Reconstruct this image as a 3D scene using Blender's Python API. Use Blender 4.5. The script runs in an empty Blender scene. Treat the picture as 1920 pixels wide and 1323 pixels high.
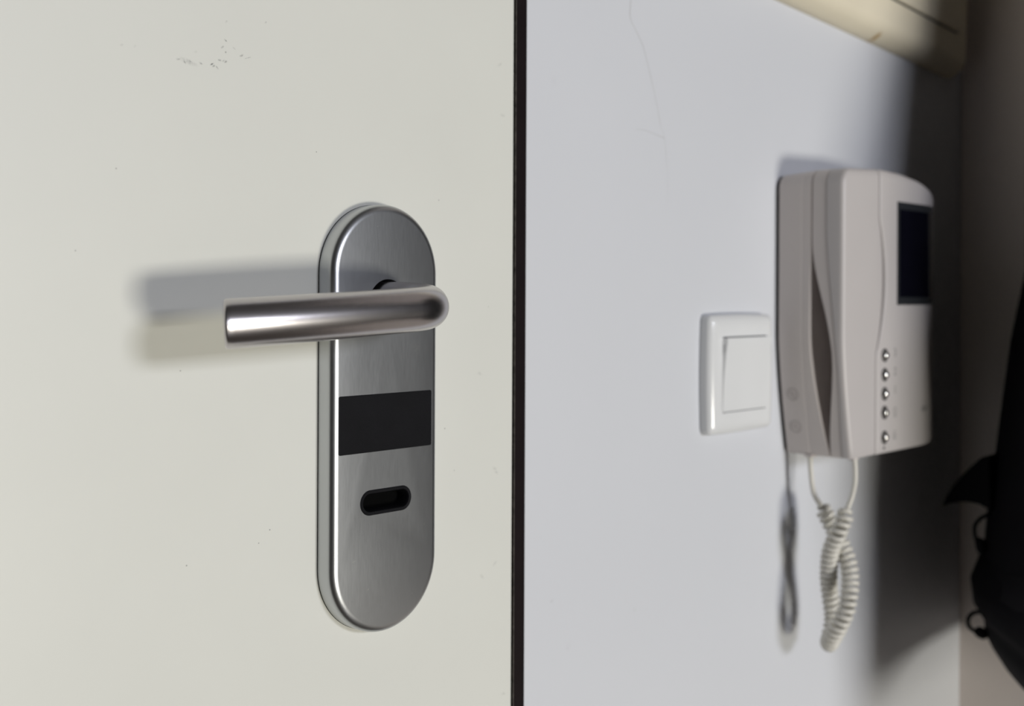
import bpy, bmesh, math, random
from mathutils import Vector, Matrix, noise
random.seed(4)
S = bpy.context.scene
COL = S.collection
CZ = 1.10                       # camera height above the floor; "local" z below is measured from it
PI = math.pi

# ------------------------------------------------------------------ camera
cam = bpy.data.cameras.new('camera')
cam_o = bpy.data.objects.new('camera', cam)
COL.objects.link(cam_o)
cam.sensor_width = 36.0
cam.lens = 42.19
cam.shift_y = -0.0576
cam.clip_start = 0.01
YAW = math.atan2(2250, 2110)
cam_o.matrix_world = (Matrix.Translation((0, -0.464, CZ)) @ Matrix.Rotation(-YAW, 4, 'Z')
                      @ Matrix.Rotation(PI / 2, 4, 'X') @ Matrix.Rotation(0.0045, 4, 'Z'))
cam.dof.use_dof = True
cam.dof.focus_distance = 0.565
cam.dof.aperture_fstop = 7.6
S.camera = cam_o
# ------------------------------------------------------------------ world, daylight, exposure
W = bpy.data.worlds.new('world')
S.world = W
W.use_nodes = True
W.node_tree.nodes['Background'].inputs[0].default_value = (0.9, 0.95, 1.0, 1)
W.node_tree.nodes['Background'].inputs[1].default_value = 0.006


def area(name, loc, sx, sy, power, colour):     # daylight entering by one pane of the glazed door, shining towards +Y
    l = bpy.data.lights.new(name, 'AREA')
    l.shape = 'RECTANGLE'
    l.size, l.size_y, l.energy, l.color = sx, sy, power, colour
    o = bpy.data.objects.new(name, l)
    o.location = loc
    o.rotation_euler = (PI / 2, 0, 0)
    COL.objects.link(o)
    return o


WIN_X = 0.62
area('daylight_lower_pane', (WIN_X, -2.975, CZ - 0.66), 0.70, 0.44, 48, (1.0, 0.965, 0.865))
area('daylight_upper_pane', (WIN_X, -2.975, CZ + 0.50), 0.70, 0.42, 35.5, (0.885, 0.905, 1.0))
S.view_settings.view_transform = 'Standard'
S.view_settings.look = 'None'
S.view_settings.gamma = 1
S.view_settings.exposure = 0.0
S.view_settings.use_curve_mapping = False


# ------------------------------------------------------------------ materials
def mat(name, col, rough=0.5, metal=0.0, bump=0.0, bscale=200.0, vary=0.0, vscale=6.0, stretch=(1, 1, 1), spec=0.5, coat=0.0, rvar=0.0):
    m = bpy.data.materials.new(name)
    m.use_nodes = True
    nt = m.node_tree
    b = nt.nodes['Principled BSDF']
    b.inputs['Base Color'].default_value = (*col, 1)
    b.inputs['Roughness'].default_value = rough
    b.inputs['Metallic'].default_value = metal
    b.inputs['Specular IOR Level'].default_value = spec
    b.inputs['Coat Weight'].default_value = coat
    b.inputs['Coat Roughness'].default_value = 0.15
    tc = nt.nodes.new('ShaderNodeTexCoord')
    mp = nt.nodes.new('ShaderNodeMapping')
    mp.inputs['Scale'].default_value = stretch
    nt.links.new(tc.outputs['Object'], mp.inputs[0])
    if vary > 0 or rvar > 0:
        n = nt.nodes.new('ShaderNodeTexNoise')
        n.inputs['Scale'].default_value = vscale
        n.inputs['Detail'].default_value = 4
        nt.links.new(mp.outputs[0], n.inputs['Vector'])
        if vary > 0:
            mr = nt.nodes.new('ShaderNodeMapRange')
            mr.inputs['From Min'].default_value = 0.3
            mr.inputs['From Max'].default_value = 0.7
            mr.inputs['To Min'].default_value = 1 - vary
            mr.inputs['To Max'].default_value = 1 + vary
            nt.links.new(n.outputs['Fac'], mr.inputs[0])
            vm = nt.nodes.new('ShaderNodeVectorMath')
            vm.operation = 'SCALE'
            vm.inputs[0].default_value = col
            nt.links.new(mr.outputs[0], vm.inputs['Scale'])
            nt.links.new(vm.outputs[0], b.inputs['Base Color'])
        if rvar > 0:
            m2 = nt.nodes.new('ShaderNodeMapRange')
            m2.inputs['From Min'].default_value = 0.3
            m2.inputs['From Max'].default_value = 0.7
            m2.inputs['To Min'].default_value = rough - rvar
            m2.inputs['To Max'].default_value = rough + rvar
            nt.links.new(n.outputs['Fac'], m2.inputs[0])
            nt.links.new(m2.outputs[0], b.inputs['Roughness'])
    if bump > 0:
        n2 = nt.nodes.new('ShaderNodeTexNoise')
        n2.inputs['Scale'].default_value = bscale
        n2.inputs['Detail'].default_value = 3
        nt.links.new(mp.outputs[0], n2.inputs['Vector'])
        bp = nt.nodes.new('ShaderNodeBump')
        bp.inputs['Strength'].default_value = bump
        bp.inputs['Distance'].default_value = 0.001
        nt.links.new(n2.outputs['Fac'], bp.inputs['Height'])
        nt.links.new(bp.outputs[0], b.inputs['Normal'])
    return m


def add_marks(m, marks, dark):
    """wear marks at fixed places of the surface: list of (x, z, half length, half height, strength)"""
    nt = m.node_tree
    b = nt.nodes['Principled BSDF']
    src = b.inputs['Base Color'].links[0].from_socket
    tc = nt.nodes.new('ShaderNodeTexCoord')
    nz = nt.nodes.new('ShaderNodeTexNoise')
    nz.inputs['Scale'].default_value = 900
    nz.inputs['Detail'].default_value = 3
    nt.links.new(tc.outputs['Object'], nz.inputs['Vector'])
    acc = None
    for (x, z, hx, hz, st) in marks:
        mp = nt.nodes.new('ShaderNodeMapping')
        mp.vector_type = 'TEXTURE'
        mp.inputs['Location'].default_value = (x, 0, z + CZ)
        mp.inputs['Rotation'].default_value = (0, random.uniform(-0.9, 0.9), 0)
        mp.inputs['Scale'].default_value = (hx, 1, hz)
        nt.links.new(tc.outputs['Object'], mp.inputs[0])
        ln = nt.nodes.new('ShaderNodeVectorMath')
        ln.operation = 'LENGTH'
        nt.links.new(mp.outputs[0], ln.inputs[0])
        mr = nt.nodes.new('ShaderNodeMapRange')
        mr.inputs['From Min'].default_value = 1.0
        mr.inputs['From Max'].default_value = 0.2
        mr.inputs['To Min'].default_value = 0
        mr.inputs['To Max'].default_value = st
        nt.links.new(ln.outputs['Value'], mr.inputs[0])
        if acc is None:
            acc = mr.outputs[0]
        else:
            a = nt.nodes.new('ShaderNodeMath')
            a.operation = 'MAXIMUM'
            nt.links.new(acc, a.inputs[0])
            nt.links.new(mr.outputs[0], a.inputs[1])
            acc = a.outputs[0]
    r = nt.nodes.new('ShaderNodeMapRange')
    r.inputs['From Min'].default_value = 0.35
    r.inputs['From Max'].default_value = 0.6
    r.inputs['To Min'].default_value = 0.15
    nt.links.new(nz.outputs['Fac'], r.inputs[0])
    mu = nt.nodes.new('ShaderNodeMath')
    mu.operation = 'MULTIPLY'
    nt.links.new(acc, mu.inputs[0])
    nt.links.new(r.outputs[0], mu.inputs[1])
    mx = nt.nodes.new('ShaderNodeMix')
    mx.data_type = 'RGBA'
    nt.links.new(mu.outputs[0], mx.inputs['Factor'])
    nt.links.new(src, mx.inputs['A'])
    mx.inputs['B'].default_value = (*dark, 1)
    nt.links.new(mx.outputs['Result'], b.inputs['Base Color'])


M = {}
M['door'] = mat('door_laminate', (0.70, 0.705, 0.655), 0.42, vary=0.012, vscale=14, bump=0.02, bscale=300)
M['wall'] = mat('white_paint', (0.635, 0.65, 0.685), 0.55, vary=0.012, vscale=5, bump=0.05, bscale=160)
M['roomwall'] = mat('room_low_bounce', (0.04, 0.038, 0.036), 0.8, vary=0.02)  # near black so the unseen walls and ceiling bounce little light
M['sidewall'] = mat('side_paint', (0.88, 0.80, 0.75), 0.7, vary=0.015, bump=0.05, bscale=160)
M['floor'] = mat('floor_wood', (0.04, 0.028, 0.02), 0.45, vary=0.25, vscale=4, stretch=(10, 1, 1))
M['strip'] = mat('dark_frame', (0.008, 0.0045, 0.0052), 0.5, spec=0.15, vary=0.2, vscale=30)
M['gap'] = mat('black_gap', (0.006, 0.006, 0.006), 0.8, spec=0.1, vary=0.1)
M['thin'] = mat('thin_metal', (0.10, 0.09, 0.08), 0.5, metal=0.3, vary=0.6, vscale=260)
M['alu'] = mat('satin_aluminium', (0.53, 0.545, 0.56), 0.33, metal=1.0, vary=0.014, vscale=160, stretch=(14, 14, 1), bump=0.004, bscale=500, rvar=0.008)
M['alu2'] = mat('satin_aluminium_lever', (0.56, 0.535, 0.54), 0.26, metal=1.0, vary=0.03, vscale=300, bump=0.03, bscale=2500)
M['blackp'] = mat('black_plastic', (0.0055, 0.0055, 0.007), 0.6, bump=0.2, bscale=2600, vary=0.15, vscale=60, spec=0.12)
M['hole'] = mat('hole_shade', (0.002, 0.002, 0.002), 0.9, spec=0.05, vary=0.1)  # black colour stands in for the darkness deep in the key slot
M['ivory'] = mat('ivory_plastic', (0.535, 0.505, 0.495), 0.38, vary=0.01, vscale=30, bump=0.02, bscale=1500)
M['ivory2'] = mat('ivory_side_lightened', (0.64, 0.59, 0.565), 0.42, vary=0.01, vscale=30)  # same plastic as the front, lightened to brighten the intercom's sides
M['switchw'] = mat('gloss_white_plastic', (0.74, 0.75, 0.755), 0.16, vary=0.006, vscale=40)
M['cord'] = mat('cord_vinyl', (0.66, 0.64, 0.58), 0.35, vary=0.03, vscale=60)
M['screen'] = mat('dark_screen_glass', (0.004, 0.004, 0.008), 0.12, vary=0.2, vscale=30, spec=0.3)
M['bezel'] = mat('screen_bezel', (0.025, 0.028, 0.032), 0.4, vary=0.1)
M['chrome'] = mat('polished_button', (0.8, 0.79, 0.77), 0.14, metal=1.0, vary=0.03)
M['ink_shade'] = mat('grey_print_and_shade', (0.21, 0.21, 0.21), 0.6, vary=0.05)  # printed symbols; also greys the switch well in place of shade
M['ink_shade2'] = mat('faint_emboss', (0.46, 0.42, 0.40), 0.5, vary=0.03)
M['panel'] = mat('yellowed_plastic', (0.78, 0.71, 0.55), 0.5, vary=0.02, vscale=20, bump=0.03, bscale=300)
M['coat'] = mat('black_cloth', (0.0035, 0.0032, 0.005), 0.85, bump=0.3, bscale=900, vary=0.25, vscale=25, spec=0.15)
M['coat3'] = mat('black_band', (0.0065, 0.006, 0.008), 0.8, bump=0.3, bscale=900, vary=0.2, spec=0.15)
M['coat2'] = mat('black_webbing', (0.0028, 0.0026, 0.0035), 0.8, bump=0.3, bscale=1200, vary=0.2, spec=0.15)
M['crack'] = mat('crack_line', (0.53, 0.535, 0.55), 0.8, vary=0.06, vscale=90)
M['winframe'] = mat('window_frame_paint', (0.6, 0.6, 0.58), 0.5, vary=0.02)

scuffs = []
for x, z in [(0.2548, .1037), (.2609, .1040), (.2902, .1061), (.3272, .1253), (.3059, .1220)]:
    scuffs.append((x, z, .0010, .0006, .3))
for x, z in [(.2815, .1016), (.2847, .1009), (.2876, .1015), (.2929, .1013), (.2995, .1012), (.3025, .1042), (.3047, .1042), (.3056, .1039), (.3039, .1103)]:
    scuffs.append((x, z, .0012, .0006, .62))
scuffs += [(.2986, .1019, .0016, .0005, .9), (.3011, .1008, .0014, .0005, .6), (.3056, .1135, .0011, .0005, .9), (.3057, .1082, .0006, .0006, 1.0),
           (.3101, .1106, .0011, .0004, .7), (.3140, .1079, .0015, .0006, .95), (.3175, .1074, .0022, .00035, .7), (.2865, .1012, .006, .0014, .28)]
for x, z in [(.4813, -.0972), (.4826, -.0994), (.4716, -.1556), (.4818, -.1501), (.4891, -.2244), (.4691, -.0438), (.4865, .10), (.484, .128)]:
    scuffs.append((x, z, .0024, .0011, .22))
for x, z in [(.4428, -.0719), (.3567, .0679), (.2833, -.0342), (.4758, -.0071), (.2526, .0517), (.2348, .0168), (.3245, -.1155), (.3307, -.1102), (.2868, -.1198), (.4377, .0496), (.450, -.095)]:
    scuffs.append((x, z, .0005, .0005, .8))
add_marks(M['door'], scuffs, (0.10, 0.10, 0.10))
add_marks(M['alu'], [(.412, -.0275, .004, .005, .25), (.418, -.118, .0004, .0004, .9), (.386, .033, .0004, .0004, .9), (.381, -.145, .0012, .0003, .7), (.372, -.13, .0014, .0003, .6),
                     (.391, -.06, .0003, .0003, .8), (.407, .012, .0004, .0004, .7), (.398, .028, .0003, .0003, .7), (.41, -.152, .0004, .0004, .8)], (0.78, 0.78, 0.75))
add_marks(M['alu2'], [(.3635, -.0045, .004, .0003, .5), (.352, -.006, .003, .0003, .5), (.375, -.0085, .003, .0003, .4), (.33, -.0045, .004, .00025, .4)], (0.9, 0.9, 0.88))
add_marks(M['panel'], [(.9195, .2115, .0045, .0040, 1.5)], (0.42, 0.25, 0.06))
add_marks(M['wall'], [(.53, .125, .004, .004, .06), (.53, -.18, .0025, .001, .25), (.545, -.21, .004, .003, .08), (.61, -.20, .003, .002, .10)], (0.3, 0.3, 0.3))


# ------------------------------------------------------------------ helpers
def link(name, me, m, parent=None, smooth=35, loc=(0, 0, 0)):
    o = bpy.data.objects.new(name, me)
    COL.objects.link(o)
    me.materials.clear()
    me.materials.append(m)
    if smooth:
        for p in me.polygons:
            p.use_smooth = True
        me.set_sharp_from_angle(angle=math.radians(smooth))
    if parent:
        o.parent = parent
    o.location = loc
    return o


def mesh(vs, fs, recalc=True):
    """vertices are given with z relative to the camera height"""
    me = bpy.data.meshes.new('mesh')
    me.from_pydata([(v[0], v[1], v[2] + CZ) for v in vs], [], fs)
    if recalc:
        bm = bmesh.new()
        bm.from_mesh(me)
        bmesh.ops.remove_doubles(bm, verts=bm.verts, dist=1e-7)
        bmesh.ops.recalc_face_normals(bm, faces=bm.faces)
        bm.to_mesh(me)
        bm.free()
    me.update()
    return me


def loft(rings, cap0=True, cap1=True, closed=True):
    n = len(rings[0])
    vs = [p for r in rings for p in r]
    fs = []
    for i in range(len(rings) - 1):
        for j in range(n if closed else n - 1):
            k = (j + 1) % n
            fs.append((i * n + j, i * n + k, (i + 1) * n + k, (i + 1) * n + j))
    if cap0:
        fs.append(tuple(range(n)))
    if cap1:
        fs.append(tuple((len(rings) - 1) * n + j for j in range(n)))
    return vs, fs


def join(*parts):
    V, F = [], []
    for vs, fs in parts:
        o = len(V)
        V += vs
        F += [tuple(i + o for i in f) for f in fs]
    return V, F


def box(x0, x1, y0, y1, z0, z1, b=0.0):
    def rr(i):
        return [(x0 + i, z0 + i), (x1 - i, z0 + i), (x1 - i, z1 - i), (x0 + i, z1 - i)]
    if b <= 0:
        return loft([[(x, y, z) for x, z in rr(0)] for y in (y1, y0)])
    return loft([[(x, y, z) for x, z in rr(i)] for y, i in ((y1, b), (y1 - b, 0), (y0 + b, 0), (y0, b))])


def rrect(cx, cz, hx, hz, r, n=8):
    r = max(min(r, hx, hz), 1e-5)
    out = []
    for sx, sz, a0 in ((1, 1, 0), (-1, 1, PI / 2), (-1, -1, PI), (1, -1, 3 * PI / 2)):
        for k in range(n + 1):
            a = a0 + k / n * PI / 2
            out.append((cx + sx * (hx - r) + r * math.cos(a), cz + sz * (hz - r) + r * math.sin(a)))
    return out


def stack(outline, prof, cap0=True, cap1=True):
    """outline(inset) -> xz loop ; prof = [(inset, y)...]"""
    return loft([[(x, y, z) for x, z in outline(i)] for i, y in prof], cap0, cap1)


def fillet(y_side, y_front, r, n=6):
    """profile from the side (inset 0) round to the front"""
    return [(r - r * math.cos(k / n * PI / 2), y_side + (y_front - y_side) * math.sin(k / n * PI / 2)) for k in range(n + 1)]


def catmull(pts, m=8):
    P = [Vector(p) for p in pts]
    P = [P[0] * 2 - P[1]] + P + [P[-1] * 2 - P[-2]]
    out = []
    for i in range(1, len(P) - 2):
        for k in range(m):
            t = k / m
            a, b, c, d = P[i - 1], P[i], P[i + 1], P[i + 2]
            out.append(0.5 * ((2 * b) + (c - a) * t + (2 * a - 5 * b + 4 * c - d) * t * t + (3 * b - a - 3 * c + d) * t ** 3))
    out.append(P[-2].copy())
    return out


def tube(path, r, sides=8, cap=True):
    path = [Vector(p) for p in path]
    rings = []
    t = (path[1] - path[0]).normalized()
    u = t.orthogonal().normalized()
    for i, p in enumerate(path):
        a = path[max(i - 1, 0)]
        b = path[min(i + 1, len(path) - 1)]
        t2 = (b - a).normalized()
        u = (u - t2 * u.dot(t2)).normalized()
        v = t2.cross(u)
        rr = r(i / (len(path) - 1)) if callable(r) else r
        rings.append([tuple(p + (u * math.cos(q) + v * math.sin(q)) * rr) for q in [2 * PI * k / sides for k in range(sides)]])
    return loft(rings, cap, cap)


def lathe_y(cx, cz, prof, n=28):
    """revolve about the y axis at (cx, cz): prof = [(radius, y)...]"""
    return loft([[(cx + max(r, 1e-6) * math.cos(2 * PI * k / n), y, cz + max(r, 1e-6) * math.sin(2 * PI * k / n)) for k in range(n)] for r, y in prof])


def empty(name, loc, label, cat, group=None):
    o = bpy.data.objects.new(name, None)
    COL.objects.link(o)
    o.empty_display_size = 0.02
    o['label'] = label
    o['category'] = cat
    if group:
        o['group'] = group
    o.location = loc
    return o


def part(name, vf, m, parent, label=None, smooth=35):
    me = mesh(*vf)
    o = link(name, me, m, parent, smooth)
    # the mesh is in world coordinates: undo the offset of all parents
    off = Vector((0, 0, 0))
    p = parent
    while p:
        off += Vector(p.location)
        p = p.parent
    o.location = -off
    if label:
        o['label'] = label
    return o


def structure(name, vf, m, label=None, smooth=0):
    o = link(name, mesh(*vf), m, None, smooth)
    o['kind'] = 'structure'
    if label:
        o['label'] = label
        o['category'] = name.split('_')[0]
    return o


# ------------------------------------------------------------------ the room
CX = 1.112                       # the corner with the side wall
XL, XW, YB, FZ, TZ = -2.6, 3.2, -3.06, -CZ, 1.38
wall = structure('wall_back', box(0.5063, CX, 0.0, 0.08, FZ, TZ), M['wall'], 'plain white painted wall with a hairline crack right of the door')
structure('wall_back_left', box(XL, -0.42, 0.0, 0.08, FZ, TZ), M['wall'], 'plain white wall on the hinge side of the door')
structure('wall_back_top', box(-0.42, 0.5063, 0.0, 0.08, 0.98, TZ), M['wall'], 'plain white wall above the door')
structure('wall_right', box(CX, CX + 0.10, -0.80, 0.08, FZ, TZ), M['sidewall'], 'shaded white side wall behind the black jacket')  # cut short past the jacket so no lit wall reflects in the lever
structure('wall_right_far', join(box(XW, XW + 0.08, YB, 0.08, FZ, TZ), box(CX + .10, XW, 0.0, 0.08, FZ, TZ)), M['roomwall'], 'far side of the room, out of frame, coloured near black to cut bounce light')
structure('wall_left', box(XL - 0.08, XL, YB, 0.08, FZ, TZ), M['roomwall'], 'side wall of the room, out of frame, near black to return little light')
wb = []
WL, WR = WIN_X - 0.44, WIN_X + 0.44
wb = join(box(XL, WL, YB - 0.08, YB, FZ, TZ), box(WR, XW, YB - 0.08, YB, FZ, TZ), box(WL, WR, YB - 0.08, YB, 0.82, TZ), box(WL, WR, YB - 0.08, YB, FZ, -0.92))
structure('wall_front', wb, M['roomwall'], 'wall with the glazed opening behind the viewer')
structure('floor', box(XL - 0.08, XW + 0.08, YB - 0.08, 0.08, FZ - 0.05, FZ), M['floor'], 'dark floor of the room, out of frame')
structure('ceiling', box(XL - 0.08, XW + 0.08, YB - 0.08, 0.08, TZ, TZ + 0.05), M['roomwall'], 'ceiling of the room, out of frame')
win = structure('window_1', join(box(WL, WL + .035, YB - .05, YB + .02, -.92, .82), box(WR - .035, WR, YB - .05, YB + .02, -.92, .82), box(WL, WR, YB - .05, YB + .02, .77, .82),
                                 box(WL, WR, YB - .05, YB + .02, -.92, -.87), box(WL, WR, YB - .05, YB + .02, -.43, .28)), M['winframe'], 'glazed balcony door frame behind the viewer')

# the door leaf and the dark frame profile beside it
door = structure('door_1', box(-0.40, 0.4957, 0.0, 0.045, FZ + 0.005, 0.95, 0.0006), M['door'], 'pale greenish grey flush door carrying the steel lever handle')
t1 = structure('trim_1', box(0.4979, 0.5063, 0.0004, 0.06, FZ, 0.98), M['strip'], 'dark brown frame profile between door and white wall')
t2 = structure('trim_2', box(0.4973, 0.4978, 0.0002, 0.06, FZ, 0.98), M['thin'], 'thin worn metal lip inside the dark door gap')
structure('trim_3', join(box(0.4950, 0.4972, 0.012, 0.07, FZ, 0.98), box(-0.42, 0.5063, 0.06, 0.08, FZ, 0.98), box(-0.42, 0.50, 0.01, 0.06, .951, .98), box(-0.42, -0.401, 0.01, 0.06, FZ, 0.98)), M['gap'],
          'black gap around the door leaf')

# hairline crack: thin ribbon following the plaster
cr = catmull([(.6038, 0, .245), (.6035, 0, .21), (.6030, 0, .1858), (.6025, 0, .1749), (.6080, 0, .168), (.6158, 0, .1591), (.6215, 0, .147), (.6266, 0, .135), (.6318, 0, .121), (.6359, 0, .1084), (.6394, 0, .1032), (.6418, 0, .09), (.6436, 0, .0742), (.6430, 0, .060)], 4)
cv, cf = [], []
for i, p in enumerate(cr):
    w = 0.00055 * (1 - i / len(cr)) + 0.00015 * random.random()
    cv += [(p.x - w, -.00004, p.z), (p.x + w, -.00004, p.z)]
    if i:
        cf.append((2 * i - 2, 2 * i - 1, 2 * i + 1, 2 * i))
br = [(.6086, .1048), (.618, .1053), (.628, .1040), (.634, .1030), (.6394, .1022)]
o0 = len(cv)
for i, (x, z) in enumerate(br):
    w = 0.0001 + 0.00008 * i
    cv += [(x, -.00004, z - w), (x, -.00004, z + w)]
    if i:
        cf.append((o0 + 2 * i - 2, o0 + 2 * i - 1, o0 + 2 * i + 1, o0 + 2 * i))
part('hairline_crack', (cv, cf), M['crack'], wall, 'thin grey crack in the white paint')

# ------------------------------------------------------------------ door lock set with lever handle
LX, LZ = 0.393, -0.062
PHX, PHZ = 0.0347, 0.1062
TH = -0.0110                                    # front face of the plate


def stadium(i):
    return rrect(LX, LZ, PHX - i, PHZ - i, PHX - i, 22)


lock = empty('door_lock', (LX, 0, CZ + LZ), 'satin steel lever handle on a long oval lock plate on the door', 'door handle')
part('gasket', stack(stadium, [(-0.0001, 0.0), (-0.0001, -0.0004), (0.0006, -0.0004)]), M['gap'], lock, 'thin dark gasket behind the plate')
NX, NZ = 0.3935, -0.0045                       # neck of the lever
prof = [(0, -0.0004), (0, -0.0068)] + [(i, y) for i, y in fillet(-0.0072, TH, 0.0042, 8)]
vs, fs = stack(stadium, prof, True, False)
SLX, SLZ = 0.3923, -0.1027
slot = lambda i: rrect(SLX, SLZ, 0.0166 - i, 0.0062 - i, 0.0062 - i, 10)
hole1 = [(NX - 0.0004 + 0.0124 * math.cos(2 * PI * k / 40), NZ - 0.0008 + 0.0124 * math.sin(2 * PI * k / 40)) for k in range(40)]
me = mesh(vs, fs)
bm = bmesh.new()
bm.from_mesh(me)
holes = []
for lp in (slot(0), hole1):
    bv = [bm.verts.new((x, TH, z + CZ)) for x, z in lp]
    bb = [bm.verts.new((x, -0.002, z + CZ)) for x, z in lp]
    holes.append(bv)
    for k in range(len(bv)):
        q = (k + 1) % len(bv)
        bm.faces.new((bv[k], bv[q], bb[q], bb[k]))
from mathutils.geometry import tessellate_polygon
outer = [bm.verts.new((x, TH, z + CZ)) for x, z in stadium(0.0042)]
loops = [outer] + holes
flat = [v for lp in loops for v in lp]
for tri in tessellate_polygon([[Vector((v.co.x, v.co.z, 0)) for v in lp] for lp in loops]):
    try:
        bm.faces.new([flat[q] for q in tri])
    except ValueError:
        pass
bmesh.ops.remove_doubles(bm, verts=bm.verts, dist=1e-6)
bmesh.ops.recalc_face_normals(bm, faces=bm.faces)
bm.to_mesh(me)
bm.free()
plate = link('lock_plate', me, M['alu'], lock, 40)
plate.location = -lock.location
part('neck_hole_shade', lathe_y(NX, NZ, [(0.0123, -0.002), (0.0123, -0.0035), (0.0118, -0.0040), (0.0104, -0.0040), (0.0104, -0.002)], 40), M['gap'], lock, 'black ring standing in for the shade in the neck hole')  # black fill painted as the shadow in the hole around the neck

# lever: neck, elbow and grip as one swept tube
GR, RB = 0.01025, 0.030
cl = [(NX, -0.0025, NZ), (NX, -0.012, NZ), (NX, -0.020, NZ), (NX, -0.0275, NZ - .0003)]
for k in range(1, 15):
    a = k / 14 * PI / 2
    cl.append((NX - RB + RB * math.cos(a), -0.0275 - RB * math.sin(a), NZ - 0.0003 - 0.0028 * k / 14))
xs = [0.352, 0.340, 0.328, 0.316, 0.306, 0.298, 0.291, 0.285, 0.2805, 0.277, 0.2746]
for x in xs:
    t = (0.3635 - x) / (0.3635 - 0.2735)
    cl.append((x, -0.0575 + 0.0088 * t ** 2.0, NZ - 0.0031 - 0.0050 * t))
rings = []
ncl = len(cl)
end_t = Vector(cl[-1]) - Vector(cl[-2])
end_t.normalize()
rad = [GR] * ncl
for dr, ds in ((0.0002, .0006), (0.0007, .0011), (0.0014, .0014), (0.0024, .0015)):
    e = Vector(cl[ncl - 1]) + end_t * ds
    cl.append(tuple(e))
    rad.append(GR - dr)
P = [Vector(p) for p in cl]
for i, p in enumerate(P):
    if i >= ncl:
        t = end_t
    else:
        t = (P[min(i + 1, ncl - 1)] - P[max(i - 1, 0)]).normalized()
    up = Vector((0, 0, 1))
    up = (up - t * up.dot(t)).normalized()
    fr = t.cross(up)
    if fr.dot(Vector((-1, -1, 0))) > 0 and i < 4:
        pass
    w = max(0.0, min(1.0, (0.30 - p.x) / 0.024))
    ring = []
    for k in range(40):
        a = 2 * PI * k / 40
        q = fr * math.cos(a) + up * math.sin(a)
        # the free end is cut obliquely: its front runs further out than its back
        sh = (-q.y) * rad[i] * w * 0.42
        ring.append(tuple(p + q * rad[i] + t * sh))
    rings.append(ring)
lever = part('lever', loft(rings), M['alu2'], lock, 'round satin lever bent from its neck to the left', 50)

rd = lambda i: rrect(0.39235, -0.0637, 0.03015 - i, 0.01415 - i, 0.0008, 3)
part('reader_window', stack(rd, [(0, TH + 0.0005), (0, TH - 0.0002), (0.0003, TH - 0.0004), (0.0006, TH - 0.0004)]), M['blackp'], lock, 'black plastic rectangle set in the plate')
sl = lambda i: slot(i)
ring_prof = [(0.0, TH + 0.002), (0.0, TH - 0.0002), (0.0004, TH - 0.0005), (0.0016, TH - 0.0003), (0.0021, TH + 0.0006), (0.0024, TH + 0.0085)]
kr = part('key_slot', stack(sl, ring_prof, False, False), M['blackp'], lock, 'black plastic oval key slot low on the plate')
hv = lambda i: [(SLX + (x - SLX) * (1 - 0.0), z + 0.0010 * math.sin((x - SLX) * 900) * (0.5 if z > SLZ else 0.3)) for x, z in slot(i)]
part('slot_shade', stack(hv, [(0.0023, TH + 0.0075), (0.0022, TH + 0.0085)]), M['hole'], kr)  # black sheet for the shade at the bottom of the slot

# ------------------------------------------------------------------ light switch
SX, SZ = 0.7215, -0.0545
sw = empty('light_switch', (SX, 0, CZ + SZ), 'glossy white square rocker switch between the door and the intercom', 'switch')


def bow(i):
    h = 0.0398 - i
    out = []
    r = max(0.004 - i * 0.5, 0.0012)
    for x, z in rrect(0, 0, h, 0.0405 - i, r, 6):
        out.append((x, z))
    # subdivide long sides and bow them outwards
    res = []
    n = len(out)
    for k in range(n):
        a, b = out[k], out[(k + 1) % n]
        L = math.hypot(b[0] - a[0], b[1] - a[1])
        m = 10 if L > 0.02 else 1
        for q in range(m):
            x = a[0] + (b[0] - a[0]) * q / m
            z = a[1] + (b[1] - a[1]) * q / m
            g = 1 + 0.0
            bx = 0.0012 * (1 - (z / h) ** 2) * max(-1, min(1, x / h * 1.3))
            bz = 0.0008 * (1 - (x / h) ** 2) * max(-1, min(1, z / h * 1.3))
            res.append((SX + x + bx, SZ + z + bz))
    return res


pr = [(0.0008, 0.0), (0, -0.0006), (0, -0.0050)]
pr += [(0.0100 * (1 - math.cos(k / 9 * PI / 2)) ** 1.0 * 1.0, -0.0050 - 0.0056 * math.sin(k / 9 * PI / 2)) for k in range(1, 10)]
pr += [(0.0128, -0.0107)]
fv, ff = stack(bow, pr, True, False)
# inner rectangular opening joins the frame front: a second stack from the same loop inwards
RX, RZ = 0.0290, 0.0258


def inner(i):
    base = bow(0.0128)
    out = []
    for x, z in base:
        dx, dz = x - SX, z - SZ
        s = 1.0 / max(abs(dx) / (RX + i), abs(dz) / (RZ + i))
        out.append((SX + dx * s, SZ + dz * s))
    return out


r0 = [(x, -0.0107, z) for x, z in bow(0.0128)]
r1 = [(x, -0.0108, z) for x, z in inner(0.0004)]
r2 = [(x, -0.0104, z) for x, z in inner(0.0)]
r3 = [(x, -0.0030, z) for x, z in inner(0.0)]
part('switch_frame', join((fv, ff), loft([r0, r1, r2, r3], False, False)), M['switchw'], sw, None, 40)
part('switch_well', box(SX - RX, SX + RX, -0.0035, -0.0028, SZ - RZ, SZ + RZ), M['ink_shade'], sw, 'bottom of the switch opening, its shade put into a grey colour')  # grey stands in for shade at the bottom of a white switch
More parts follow.
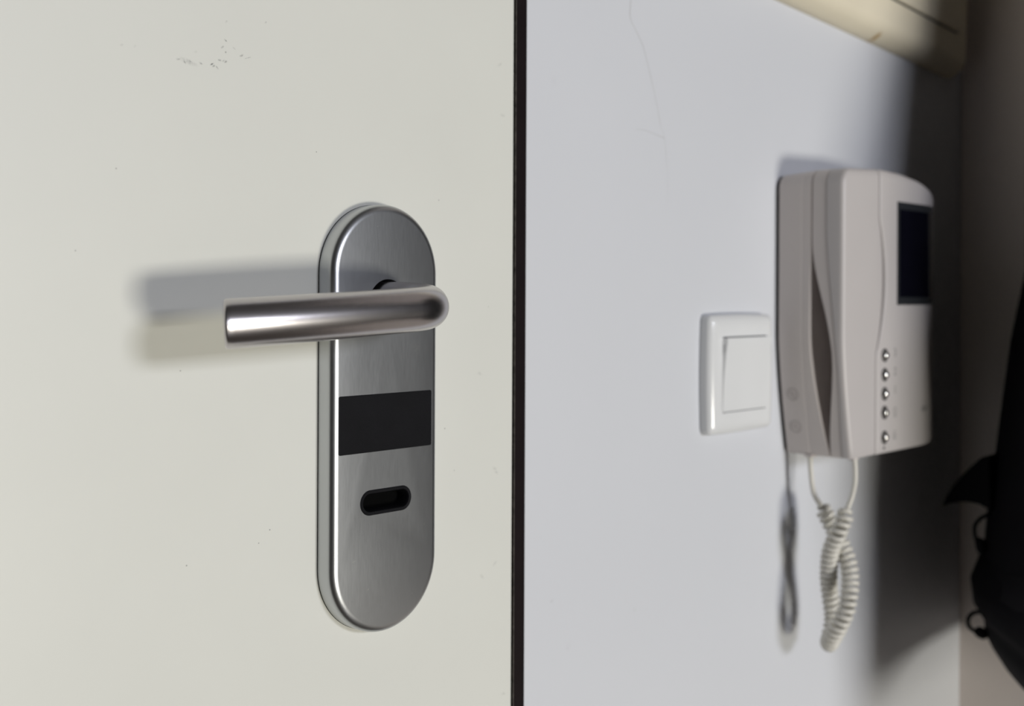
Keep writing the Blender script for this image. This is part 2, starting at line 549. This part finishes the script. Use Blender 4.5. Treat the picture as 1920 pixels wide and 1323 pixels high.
# rocker: upper half pressed in, slightly concave
rings = []
hw, hh = RX - 0.0005, RZ - 0.0005
NY = 16
vs, fs = [], []
for k in range(NY + 1):
    t = k / NY
    z = SZ + hh - 2 * hh * t
    y = -0.0112 - 0.0040 * (1 - t) + 0.0011 * (1 - (2 * t - 1) ** 2)
    edge = 0.0006 if k in (0, NY) else 0.0
    x0 = SX - hw
    vs += [(x0, -0.0032, z), (x0, y + 0.0006 + edge, z), (x0 + 0.0005, y + edge, z), (SX + hw - 0.0005, y + edge, z), (SX + hw, y + 0.0006 + edge, z), (SX + hw, -0.0032, z)]
vs, fs = loft([vs[6 * k:6 * k + 6] for k in range(NY + 1)])
part('rocker', (vs, fs), M['switchw'], sw, 'white rocker key, standing proud at its top', 40)

# ------------------------------------------------------------------ video intercom
ZT, ZB = 0.0885, -0.1170
XR = 0.976
ic = empty('video_intercom', (0.87, 0, CZ + ZB), 'off white wall intercom with handset, dark screen and five round buttons', 'intercom')


def xl(z, r=0.010):
    x = 0.7785
    if z < -0.028:
        x += 0.0135 * ((-0.028 - z) / 0.089) ** 1.5
    if z > ZT - r:
        d = z - (ZT - r)
        x += r - math.sqrt(max(r * r - d * d, 0))
    if z < ZB + 0.002:
        x += 0.0006
    return x


def zs(n=40, r=0.010):
    out = [ZB, ZB + .0006, ZB + .002]
    for k in range(1, n):
        out.append(ZB + .002 + (ZT - r - ZB - .002) * k / n)
    for k in range(0, 9):
        out.append(ZT - r + r * math.sin(k / 8 * PI / 2))
    return out


def slab_z(f, zlist):
    """f(z) -> closed xy polygon"""
    return loft([[(x, y, z) for x, y in f(z)] for z in zlist])


def rpoly(x0, x1, yb, yf, r=0.0012, rr=None):
    """section: back yb, front yf (more negative), front edges rounded"""
    p = [(x1, yb), (x0, yb)]
    for k in range(7):
        a = k / 6 * PI / 2
        p.append((x0 + r - r * math.cos(a), yf + r - r * math.sin(a)))
    q = r if rr is None else rr
    for k in range(7):
        a = PI / 2 - k / 6 * PI / 2
        p.append((x1 - q + q * math.cos(a), yf + q - q * math.sin(a)))
    return p


def yfront(z):                     # front border of the cradle side, swelling forward near the bottom
    if z > 0.03:
        return -0.0298
    if z > -0.03:
        return -0.0298 + 0.0012 * math.sin((0.03 - z) / 0.06 * PI / 2)
    t = (-0.03 - z) / 0.087
    return -0.0286 - 0.0098 * t ** 1.6


def tri(z, pts):                   # smooth interpolation through (z, value) pairs, z falling
    for (za, va), (zb, vb) in zip(pts, pts[1:]):
        if za >= z >= zb:
            t = (za - z) / (za - zb)
            t = t * t * (3 - 2 * t)
            return va + (vb - va) * t
    return pts[0][1] if z > pts[0][0] else pts[-1][1]


def yback(z):                      # back of the handset, arched away from the cradle
    return tri(z, [(0.040, -0.0303), (-0.045, -0.0456), (-0.118, -0.0385)])


def yseam(z):
    return tri(z, [(0.055, -0.0413), (-0.060, -0.0494), (-0.118, -0.0476)])


def ztop(x):
    P = [(.77, .0895), (.80, .0920), (.84, .0938), (.87, .0928), (.90, .0895), (.93, .0838), (.955, .0775), (.98, .070)]
    for (xa, va), (xb, vb) in zip(P, P[1:]):
        if xa <= x <= xb:
            return va + (vb - va) * (x - xa) / (xb - xa)
    return P[-1][1]


def warp(vf):                      # gently arched upper edge
    out = []
    for x, y, z in vf[0]:
        t = max(0.0, min(1.0, (z - .0722) / (ZT - .0722)))
        k = min(1, max(0, (-y) / .03))
        out.append((x, y, z + (ztop(x) - ZT) * t * (k if x < .80 else 1)))
    return out, vf[1]


def xg(z):                         # seam between handset and screen side
    if z > 0.056:
        return 0.8325
    if z > -0.042:
        t = (0.056 - z) / 0.098
        return 0.8325 - 0.0045 * t + 0.0115 * math.sin(PI * t) ** 0.8
    return 0.8280


part('back_plate', warp(slab_z(lambda z: [(0.974, 0), (xl(z) + .0030, 0), (xl(z) + .0030, -.004), (0.974, -.004)], [ZB + .003, ZB + .006] + [z for z in zs() if ZB + .01 < z < ZT - .003])), M['bezel'], ic, 'recessed mounting plate, coloured dark for the shade in the gap')  # dark colour paints the shade in the gap between base and wall
part('base', warp(slab_z(lambda z: rpoly(xl(z), XR - .001, -.0032, -.0219, 0.0007), zs())), M['ivory2'], ic)
part('cradle', warp(slab_z(lambda z: rpoly(xl(z) + .0002, 0.838, -.0217, yfront(z), 0.0016), zs())), M['ivory2'], ic)
YF = -0.0556


def pface(x):
    if x <= 0.90:
        return YF
    R = 0.115
    return YF + R - math.sqrt(R * R - (x - 0.90) ** 2)


def panel_sec(z):
    g = xg(z) + 0.0009
    r = 0.0016
    e = 0.0
    if z > ZT - .005:
        d = (z - (ZT - .005)) / .005
        e = .0035 * (1 - math.sqrt(max(0, 1 - d * d)))
    if z < ZB + .002:
        e = 0.0007
    p = [(XR, -.0217), (g, -.0217)]
    for k in range(6):
        a = k / 5 * PI / 2
        p.append((g + r - r * math.cos(a), YF + e + r - r * math.sin(a)))
    for k in range(1, 25):
        x = g + r + (XR - .001 - g - r) * k / 24
        p.append((x, min(pface(x) + e, -.0225)))
    p.append((XR, min(pface(XR) + .001 + e, -.0222)))
    return p


part('front_panel', warp(slab_z(panel_sec, zs())), M['ivory'], ic)


def hand_sec(z, y0, y1, r, inset=0.0):
    e = 0.0
    if z > ZT - .005:
        d = (z - (ZT - .005)) / .005
        e = .0035 * (1 - math.sqrt(max(0, 1 - d * d)))
    elif z < ZB + .002:
        e = 0.0007
    return rpoly(xl(z) + inset, xg(z), y0, y1 + e, r, 0.0010 + 0.0035 * max(0, math.sin(PI * max(0, min(1, (0.056 - z) / 0.098)))))


hs = part('handset', warp(slab_z(lambda z: hand_sec(z, yseam(z) - .0003, YF + .0006, 0.0036), zs())), M['ivory'], ic, 'long handset along the left edge of the intercom')
part('handset_back', warp(slab_z(lambda z: rpoly(xl(z) + .0003, xg(z) - .0004, yback(z), yseam(z) + .0001, 0.0005), zs())), M['ivory2'], hs, 'arched rear shell of the handset')
part('cradle_recess', slab_z(lambda z: [(0.826, yfront(z) + .001), (xl(z) + .034, yfront(z) + .001), (xl(z) + .034, yback(z) - .001), (0.826, yback(z) - .001)], [z for z in zs() if -.110 < z < .02]), M['ivory2'], ic, 'shaded hollow behind the handset grip')


def curved(x0, x1, z0, z1, o0, o1, n=16):
    r = []
    for k in range(n + 1):
        x = x0 + (x1 - x0) * k / n
        y = pface(x)
        r.append([(x, y + o0, z0), (x, y + o1, z0), (x, y + o1, z1), (x, y + o0, z1)])
    return loft(r)


sc = part('screen', curved(.861, .9365, -.0070, .0712, .004, -.0004), M['bezel'], ic, 'dark monitor screen with a charcoal border')
part('screen_glass', curved(.8645, .9285, -.0010, .0655, .003, -.0008), M['screen'], sc, 'near black glossy glass')

for k, z in enumerate((-.0443, -.0588, -.0730, -.0869, -.1054)):
    b = part('button_ring', lathe_y(.8412, z, [(.0050, YF + .001), (.0050, YF - .0003), (.0044, YF - .0007), (.0036, YF - .0003), (.0028, YF + .0004)], 24), M['gap'], ic, 'black ring around a polished button')
    part('button', lathe_y(.8412, z, [(.0029, YF + .0006)] + [(.0029 * math.cos(q / 6 * PI / 2), YF - .0010 - .0020 * math.sin(q / 6 * PI / 2)) for q in range(7)], 20), M['chrome'], b, 'small shiny domed button')
part('indicator', lathe_y(.8405, -.1132, [(.0011, YF + .001), (.0011, YF - .0003), (.0006, YF - .0005)], 14), M['gap'], ic, 'tiny black dot below the last button')


def text_mesh(s, size, x, z, y):
    cu = bpy.data.curves.new('glyph', 'FONT')
    cu.body = s
    cu.size = size
    cu.align_x = 'CENTER'
    cu.align_y = 'CENTER'
    cu.extrude = 0.00004
    to = bpy.data.objects.new('glyph', cu)
    COL.objects.link(to)
    bpy.context.view_layer.update()
    me = bpy.data.meshes.new_from_object(to.evaluated_get(bpy.context.evaluated_depsgraph_get()))
    bpy.data.objects.remove(to)
    bpy.data.curves.remove(cu)
    me.transform(Matrix.Translation((x, y, z + CZ)) @ Matrix.Rotation(PI / 2, 4, 'X'))
    return me


def printed(name, me, m, parent):
    o = link(name, me, m, parent, 0)
    o.location = -parent.location
    return o


for s, z in (('3', -.0430), ('2', -.0572), ('1', -.0712)):
    printed('printed_symbol', text_mesh(s, .0085, .8585, z, YF - .00006), M['ink_shade'], ic)


def stroke(pts, w, y, closed=False):
    pts = [Vector((p[0], 0, p[1])) for p in pts]
    n = len(pts)
    r = []
    for i, p in enumerate(pts):
        a = pts[(i - 1) % n] if closed or i > 0 else p
        b = pts[(i + 1) % n] if closed or i < n - 1 else p
        t = (b - a).normalized()
        q = Vector((-t.z, 0, t.x)) * w
        r.append([(p.x + q.x, y, p.z + q.z), (p.x - q.x, y, p.z - q.z), (p.x - q.x, y + .0001, p.z - q.z), (p.x + q.x, y + .0001, p.z + q.z)])
    if closed:
        r.append(r[0])
    return loft(r, not closed, not closed)


def circ(cx, cz, rx, rz, n=20, a0=0, a1=2 * PI):
    return [(cx + rx * math.cos(a0 + (a1 - a0) * k / n), cz + rz * math.sin(a0 + (a1 - a0) * k / n)) for k in range(n + (0 if abs(a1 - a0 - 2 * PI) < 1e-6 else 1))]


y = YF - .0001
part('printed_symbol', join(stroke(circ(.8585, -.0868, .0022, .0026), .0003, y, True), stroke([(.8560, -.0908), (.8612, -.0908)], .0003, y)), M['ink_shade'], ic)
part('printed_symbol', join(stroke(circ(.8577, -.1058, .0018, .0020), .0003, y, True), stroke([(.8595, -.1040), (.8597, -.1082)], .0003, y), stroke([(.8565, -.1022), (.8600, -.1018)], .0003, y)), M['ink_shade'], ic)
# dim maker's mark on the right of the panel
part('printed_symbol', join(*[stroke([(.905 + .0032 * k, -.0905), (.9064 + .0032 * k, -.0865)], .0005, pface(.905 + .0032 * k) - .0002) for k in range(4)]), M['ink_shade'], ic)
# two embossed round side keys on the base


def circ_side(cy, cz, r, n=20):
    return [(cy + r * math.cos(2 * PI * k / n), cz + r * math.sin(2 * PI * k / n)) for k in range(n)]


def side_ring(cy, cz, r, w, d):
    rings = []
    for rr, dx in ((r - w, 0.0), (r - w * .5, -d), (r + w * .5, -d), (r + w, 0.0)):
        rings.append([(xl(z) + dx + .0001, yy, z) for yy, z in circ_side(cy, cz, rr)])
    return loft(rings, False, False)


def side_bar(y0, z0, y1, z1, w, d):
    t = Vector((y1 - y0, z1 - z0)).normalized()
    q = Vector((-t.y, t.x)) * w
    loop = [(y0 + q.x, z0 + q.y), (y1 + q.x, z1 + q.y), (y1 - q.x, z1 - q.y), (y0 - q.x, z0 - q.y)]
    return loft([[(xl(z) + .0002, yy, z) for yy, z in loop], [(xl(z) - d, yy, z) for yy, z in loop]])


part('side_key', join(side_ring(-.0125, -.0725, .0043, .0006, .0003), side_bar(-.0138, -.0745, -.0112, -.0705, .0004, .0003)), M['ink_shade2'], ic, 'embossed circle with a slash')
part('side_key', join(side_ring(-.0125, -.0965, .0043, .0006, .0003), side_bar(-.0127, -.0985, -.0123, -.0945, .0004, .0003)), M['ink_shade2'], ic, 'embossed circle with an upright bar')

# coiled cord: lead, twisted coil, lead, all one wire
A = lambda L: [(x, y + (x - .797) * .64, z) for y, z, x in L]
st1 = A([(-.0190, -.1165, .795), (-.0192, -.126, .795), (-.0206, -.1382, .796), (-.0228, -.1470, .798)])
c1 = A([(-.0280, -.1545, .801), (-.0325, -.1610, .803), (-.0385, -.1710, .804), (-.0450, -.1810, .804), (-.0500, -.1920, .801), (-.0515, -.2040, .797), (-.0500, -.2150, .792), (-.0470, -.2260, .789), (-.0418, -.2370, .788), (-.0372, -.2470, .791), (-.0350, -.2535, .797),
        (-.0368, -.2500, .805), (-.0390, -.2380, .807), (-.0372, -.2250, .805), (-.0352, -.2120, .802), (-.0345, -.1990, .797), (-.0355, -.1850, .792), (-.0408, -.1710, .789), (-.0460, -.1600, .792), (-.0490, -.1535, .796)])
st2 = A([(-.0530, -.1440, .799), (-.0552, -.1340, .800), (-.0553, -.1250, .800), (-.0545, -.1165, .799)])
lead_a = catmull(st1 + c1[:1], 8)
coilp = catmull(c1, 40)
lead_b = catmull(c1[-1:] + st2, 8)
path = list(lead_a[:-1])
# helix around the coil centre line
PITCH, HR = 0.0047, 0.0047
u = None
arc = 0.0
dense = []
for i in range(len(coilp) - 1):
    for q in range(4):
        dense.append(coilp[i].lerp(coilp[i + 1], q / 4))
total = sum((dense[i + 1] - dense[i]).length for i in range(len(dense) - 1))
acc = 0.0
step_len = PITCH / 14
nxt = 0.0
for i in range(len(dense) - 1):
    d = dense[i + 1] - dense[i]
    t = d.normalized()
    if u is None:
        u = t.orthogonal().normalized()
    u = (u - t * u.dot(t)).normalized()
    v = t.cross(u)
    while nxt <= acc + d.length:
        p = dense[i] + t * (nxt - acc)
        ang = 2 * PI * nxt / PITCH
        ramp = min(1, nxt / .004, (total - nxt) / .004)
        path.append(p + (u * math.cos(ang) + v * math.sin(ang)) * HR * max(ramp, 0.02))
        nxt += step_len
    acc += d.length
path += lead_b[1:]
part('coiled_cord', tube(path, lambda s: 0.0019, 8), M['cord'], ic, 'off white spiral cord hanging doubled and twisted under the intercom', 60)
part('cord_plug', box(.7915, .7985, -.0240, -.0170, -.1185, -.1165, .0005), M['ivory2'], ic)
part('cord_plug', box(.796, .802, -.0550, -.0500, -.1185, -.1165, .0005), M['ivory2'], ic)

# ------------------------------------------------------------------ yellowed panel at the top right
pn = empty('cover_panel', (0.95, 0, CZ + 0.21), 'yellowed beige plastic cover panel, hung slightly crooked in the upper right corner', 'panel')
TILT = math.atan2(0.1995 - 0.2171, 1.0836 - 0.7810)


def tilted(vf, px=0.95, pz=0.2073):
    c, s = math.cos(TILT), math.sin(TILT)
    return [(px + x * c - z * s, y, pz + x * s + z * c) for x, y, z in vf[0]], vf[1]


po = lambda i: rrect(-0.105, 0.165, 0.2440 - i, 0.165 - i, max(0.012 - i * .5, 0.004), 8)
part('panel_body', tilted(stack(po, [(0.0, 0.0), (0.0, -0.0035), (0.0012, -0.0065), (0.0045, -0.0125), (0.0090, -0.0165), (0.0140, -0.0180), (0.0160, -0.0180)])), M['panel'], pn, None, 30)
lid = lambda i: rrect(-0.125, 0.190, 0.2345 - i, 0.155 - i, 0.006, 6)
part('panel_lid', tilted(stack(lid, [(0.0, -0.0172), (0.0, -0.0195), (0.0010, -0.0205)])), M['panel'], pn)
part('lid_groove', tilted(stack(lambda i: rrect(-0.125, 0.190, 0.2358 - i, 0.1563 - i, 0.007, 6), [(0.0, -0.0170), (0.0, -0.0184)])), M['bezel'], pn, 'dark seam around the lid')

# ------------------------------------------------------------------ black jacket on the side wall
jk = empty('jacket', (1.06, -0.25, CZ - 0.33), 'black jacket hanging on the side wall at the right edge', 'jacket')
sil = [(-.3175, -.125), (-.3165, -.100), (-.3140, -.0860), (-.3086, -.0720), (-.298, -.0650), (-.288, -.0600), (-.276, -.0590), (-.2676, -.0520), (-.258, -.0495), (-.249, -.0492), (-.237, -.0530), (-.2247, -.0583),
       (-.205, -.0595), (-.185, -.0612), (-.160, -.0645), (-.1353, -.0678), (-.0921, -.0732), (-.0379, -.0807), (.0157, -.0917), (.07, -.102), (.14, -.118), (.20, -.135), (.26, -.150), (.33, -.17), (.40, -.20), (.46, -.24), (.50, -.30)]
rings = []
CXE = CX - 0.002
zz = []
for i in range(len(sil) - 1):
    for q in range(3):
        t = q / 3
        zz.append((sil[i][0] + (sil[i + 1][0] - sil[i][0]) * t, sil[i][1] + (sil[i + 1][1] - sil[i][1]) * t))
zz.append(sil[-1])
for z, yf in zz:
    top = max(0, min(1, (z - .34) / .16))
    bot = max(0, min(1, (-.295 - z) / .033))
    rx = (0.206 - 0.10 * max(-.25, min(.3, z)) + 0.050 * math.exp(-((z + .03) / .10) ** 2)) * (1 - 0.5 * top) * (1 - 0.05 * bot)
    ry = 0.33 * (1 - 0.45 * top)
    d = Vector((1.02, 0.464 + yf)).normalized()
    n = Vector((-d.y, d.x))
    h = math.sqrt((rx * n.x) ** 2 + (ry * n.y) ** 2)
    cy = (Vector((1.02, yf)).dot(n) - h - CXE * n.x) / n.y
    ring = []
    for k in range(49):
        a = PI / 2 + PI * k / 48
        x = CXE + rx * math.cos(a)
        yv = cy + ry * math.sin(a)
        w = math.sin(PI * k / 48)
        nz = noise.noise(Vector((x * 9, yv * 14, z * 5 + 3))) * 0.014 * w
        fold = 0.004 * w * math.sin(yv * 90 + z * 8)
        zz_ = z - 0.10 * max(0, min(1, (-.20 - z) / .12)) * min(0.25, max(0, -0.075 - yv)) * 2.3
        ring.append((min(CXE + 0.0015, x + nz + fold), yv + nz * .3 * w, zz_))
    rings.append(ring)
part('jacket_body', loft(rings), M['coat'], jk, None, 60)
# pointed flap reaching towards the corner
fl = [(-.070, -.1325), (-.0600, -.1362), (-.0515, -.1437), (-.0420, -.1535), (-.0329, -.1640), (-.0262, -.1740), (-.0212, -.1835), (-.0290, -.1800), (-.0376, -.1773), (-.0490, -.1758), (-.0606, -.1762), (-.072, -.180)]


def fring(x, s):
    cy, cz = -.055, -.160
    return [(x + 0.25 * (yy + .055), cy + (yy - cy) * s, cz + (z2 - cz) * s) for yy, z2 in fl]


part('jacket_flap', loft([fring(1.008, .93), fring(1.013, 1.0), fring(1.026, 1.0), fring(1.032, .93)]), M['coat2'], jk, 'pointed black flap', 60)
# lower pocket band, seam and two cord loops with stoppers
band = []
for z, yf, ex in ((-.2680, -.0540, 0), (-.2660, -.0500, .002), (-.2480, -.0478, .003), (-.2260, -.0560, .002), (-.2240, -.0600, 0)):
    rx, ry = 0.224 + ex, 0.332 + ex
    d = Vector((1.02, 0.464 + yf)).normalized()
    n = Vector((-d.y, d.x))
    h = math.sqrt((rx * n.x) ** 2 + (ry * n.y) ** 2)
    cy = (Vector((1.02, yf)).dot(n) - h - CXE * n.x) / n.y
    band.append([(CXE - .001 + rx * math.cos(PI / 2 + PI * k / 48), cy + ry * math.sin(PI / 2 + PI * k / 48), z + 0.12 * max(0, -.06 - (cy + ry * math.sin(PI / 2 + PI * k / 48)))) for k in range(3, 34)])
part('jacket_band', loft(band, False, False, closed=False), M['coat3'], jk, None, 60)
part('cord_loop', tube(catmull([(1.02, -0.0685, -.183), (1.015, -0.0605, -.1868), (1.012, -0.0553, -.1930), (1.012, -0.0545, -.2010), (1.014, -0.0565, -.2085), (1.02, -0.0645, -.214)], 8), 0.0017, 8), M['coat2'], jk)
part('cord_stopper', lathe_y(0, 0, [(0, 0)], 3) if False else tube([(1.013, -0.0590, -.2050), (1.013, -0.0585, -.2065), (1.014, -0.0590, -.2110), (1.015, -0.0595, -.2160), (1.016, -0.0603, -.2175)], lambda s: 0.0026 + 0.0022 * math.sin(PI * s), 12), M['coat2'], jk)
part('cord_loop', tube(catmull([(1.02, -0.0685, -.2665), (1.015, -0.0605, -.2672), (1.012, -0.0535, -.2690), (1.011, -0.0497, -.2745), (1.011, -0.0507, -.2810), (1.013, -0.0565, -.2850), (1.016, -0.0615, -.2850)], 8), 0.0018, 8), M['coat2'], jk)
part('cord_stopper', tube([(1.013, -0.0550, -.2830), (1.013, -0.0565, -.2835), (1.014, -0.0595, -.2850), (1.015, -0.0625, -.2865), (1.016, -0.0637, -.2870)], lambda s: 0.0026 + 0.0024 * math.sin(PI * s), 12), M['coat2'], jk)
bpy.context.view_layer.update()
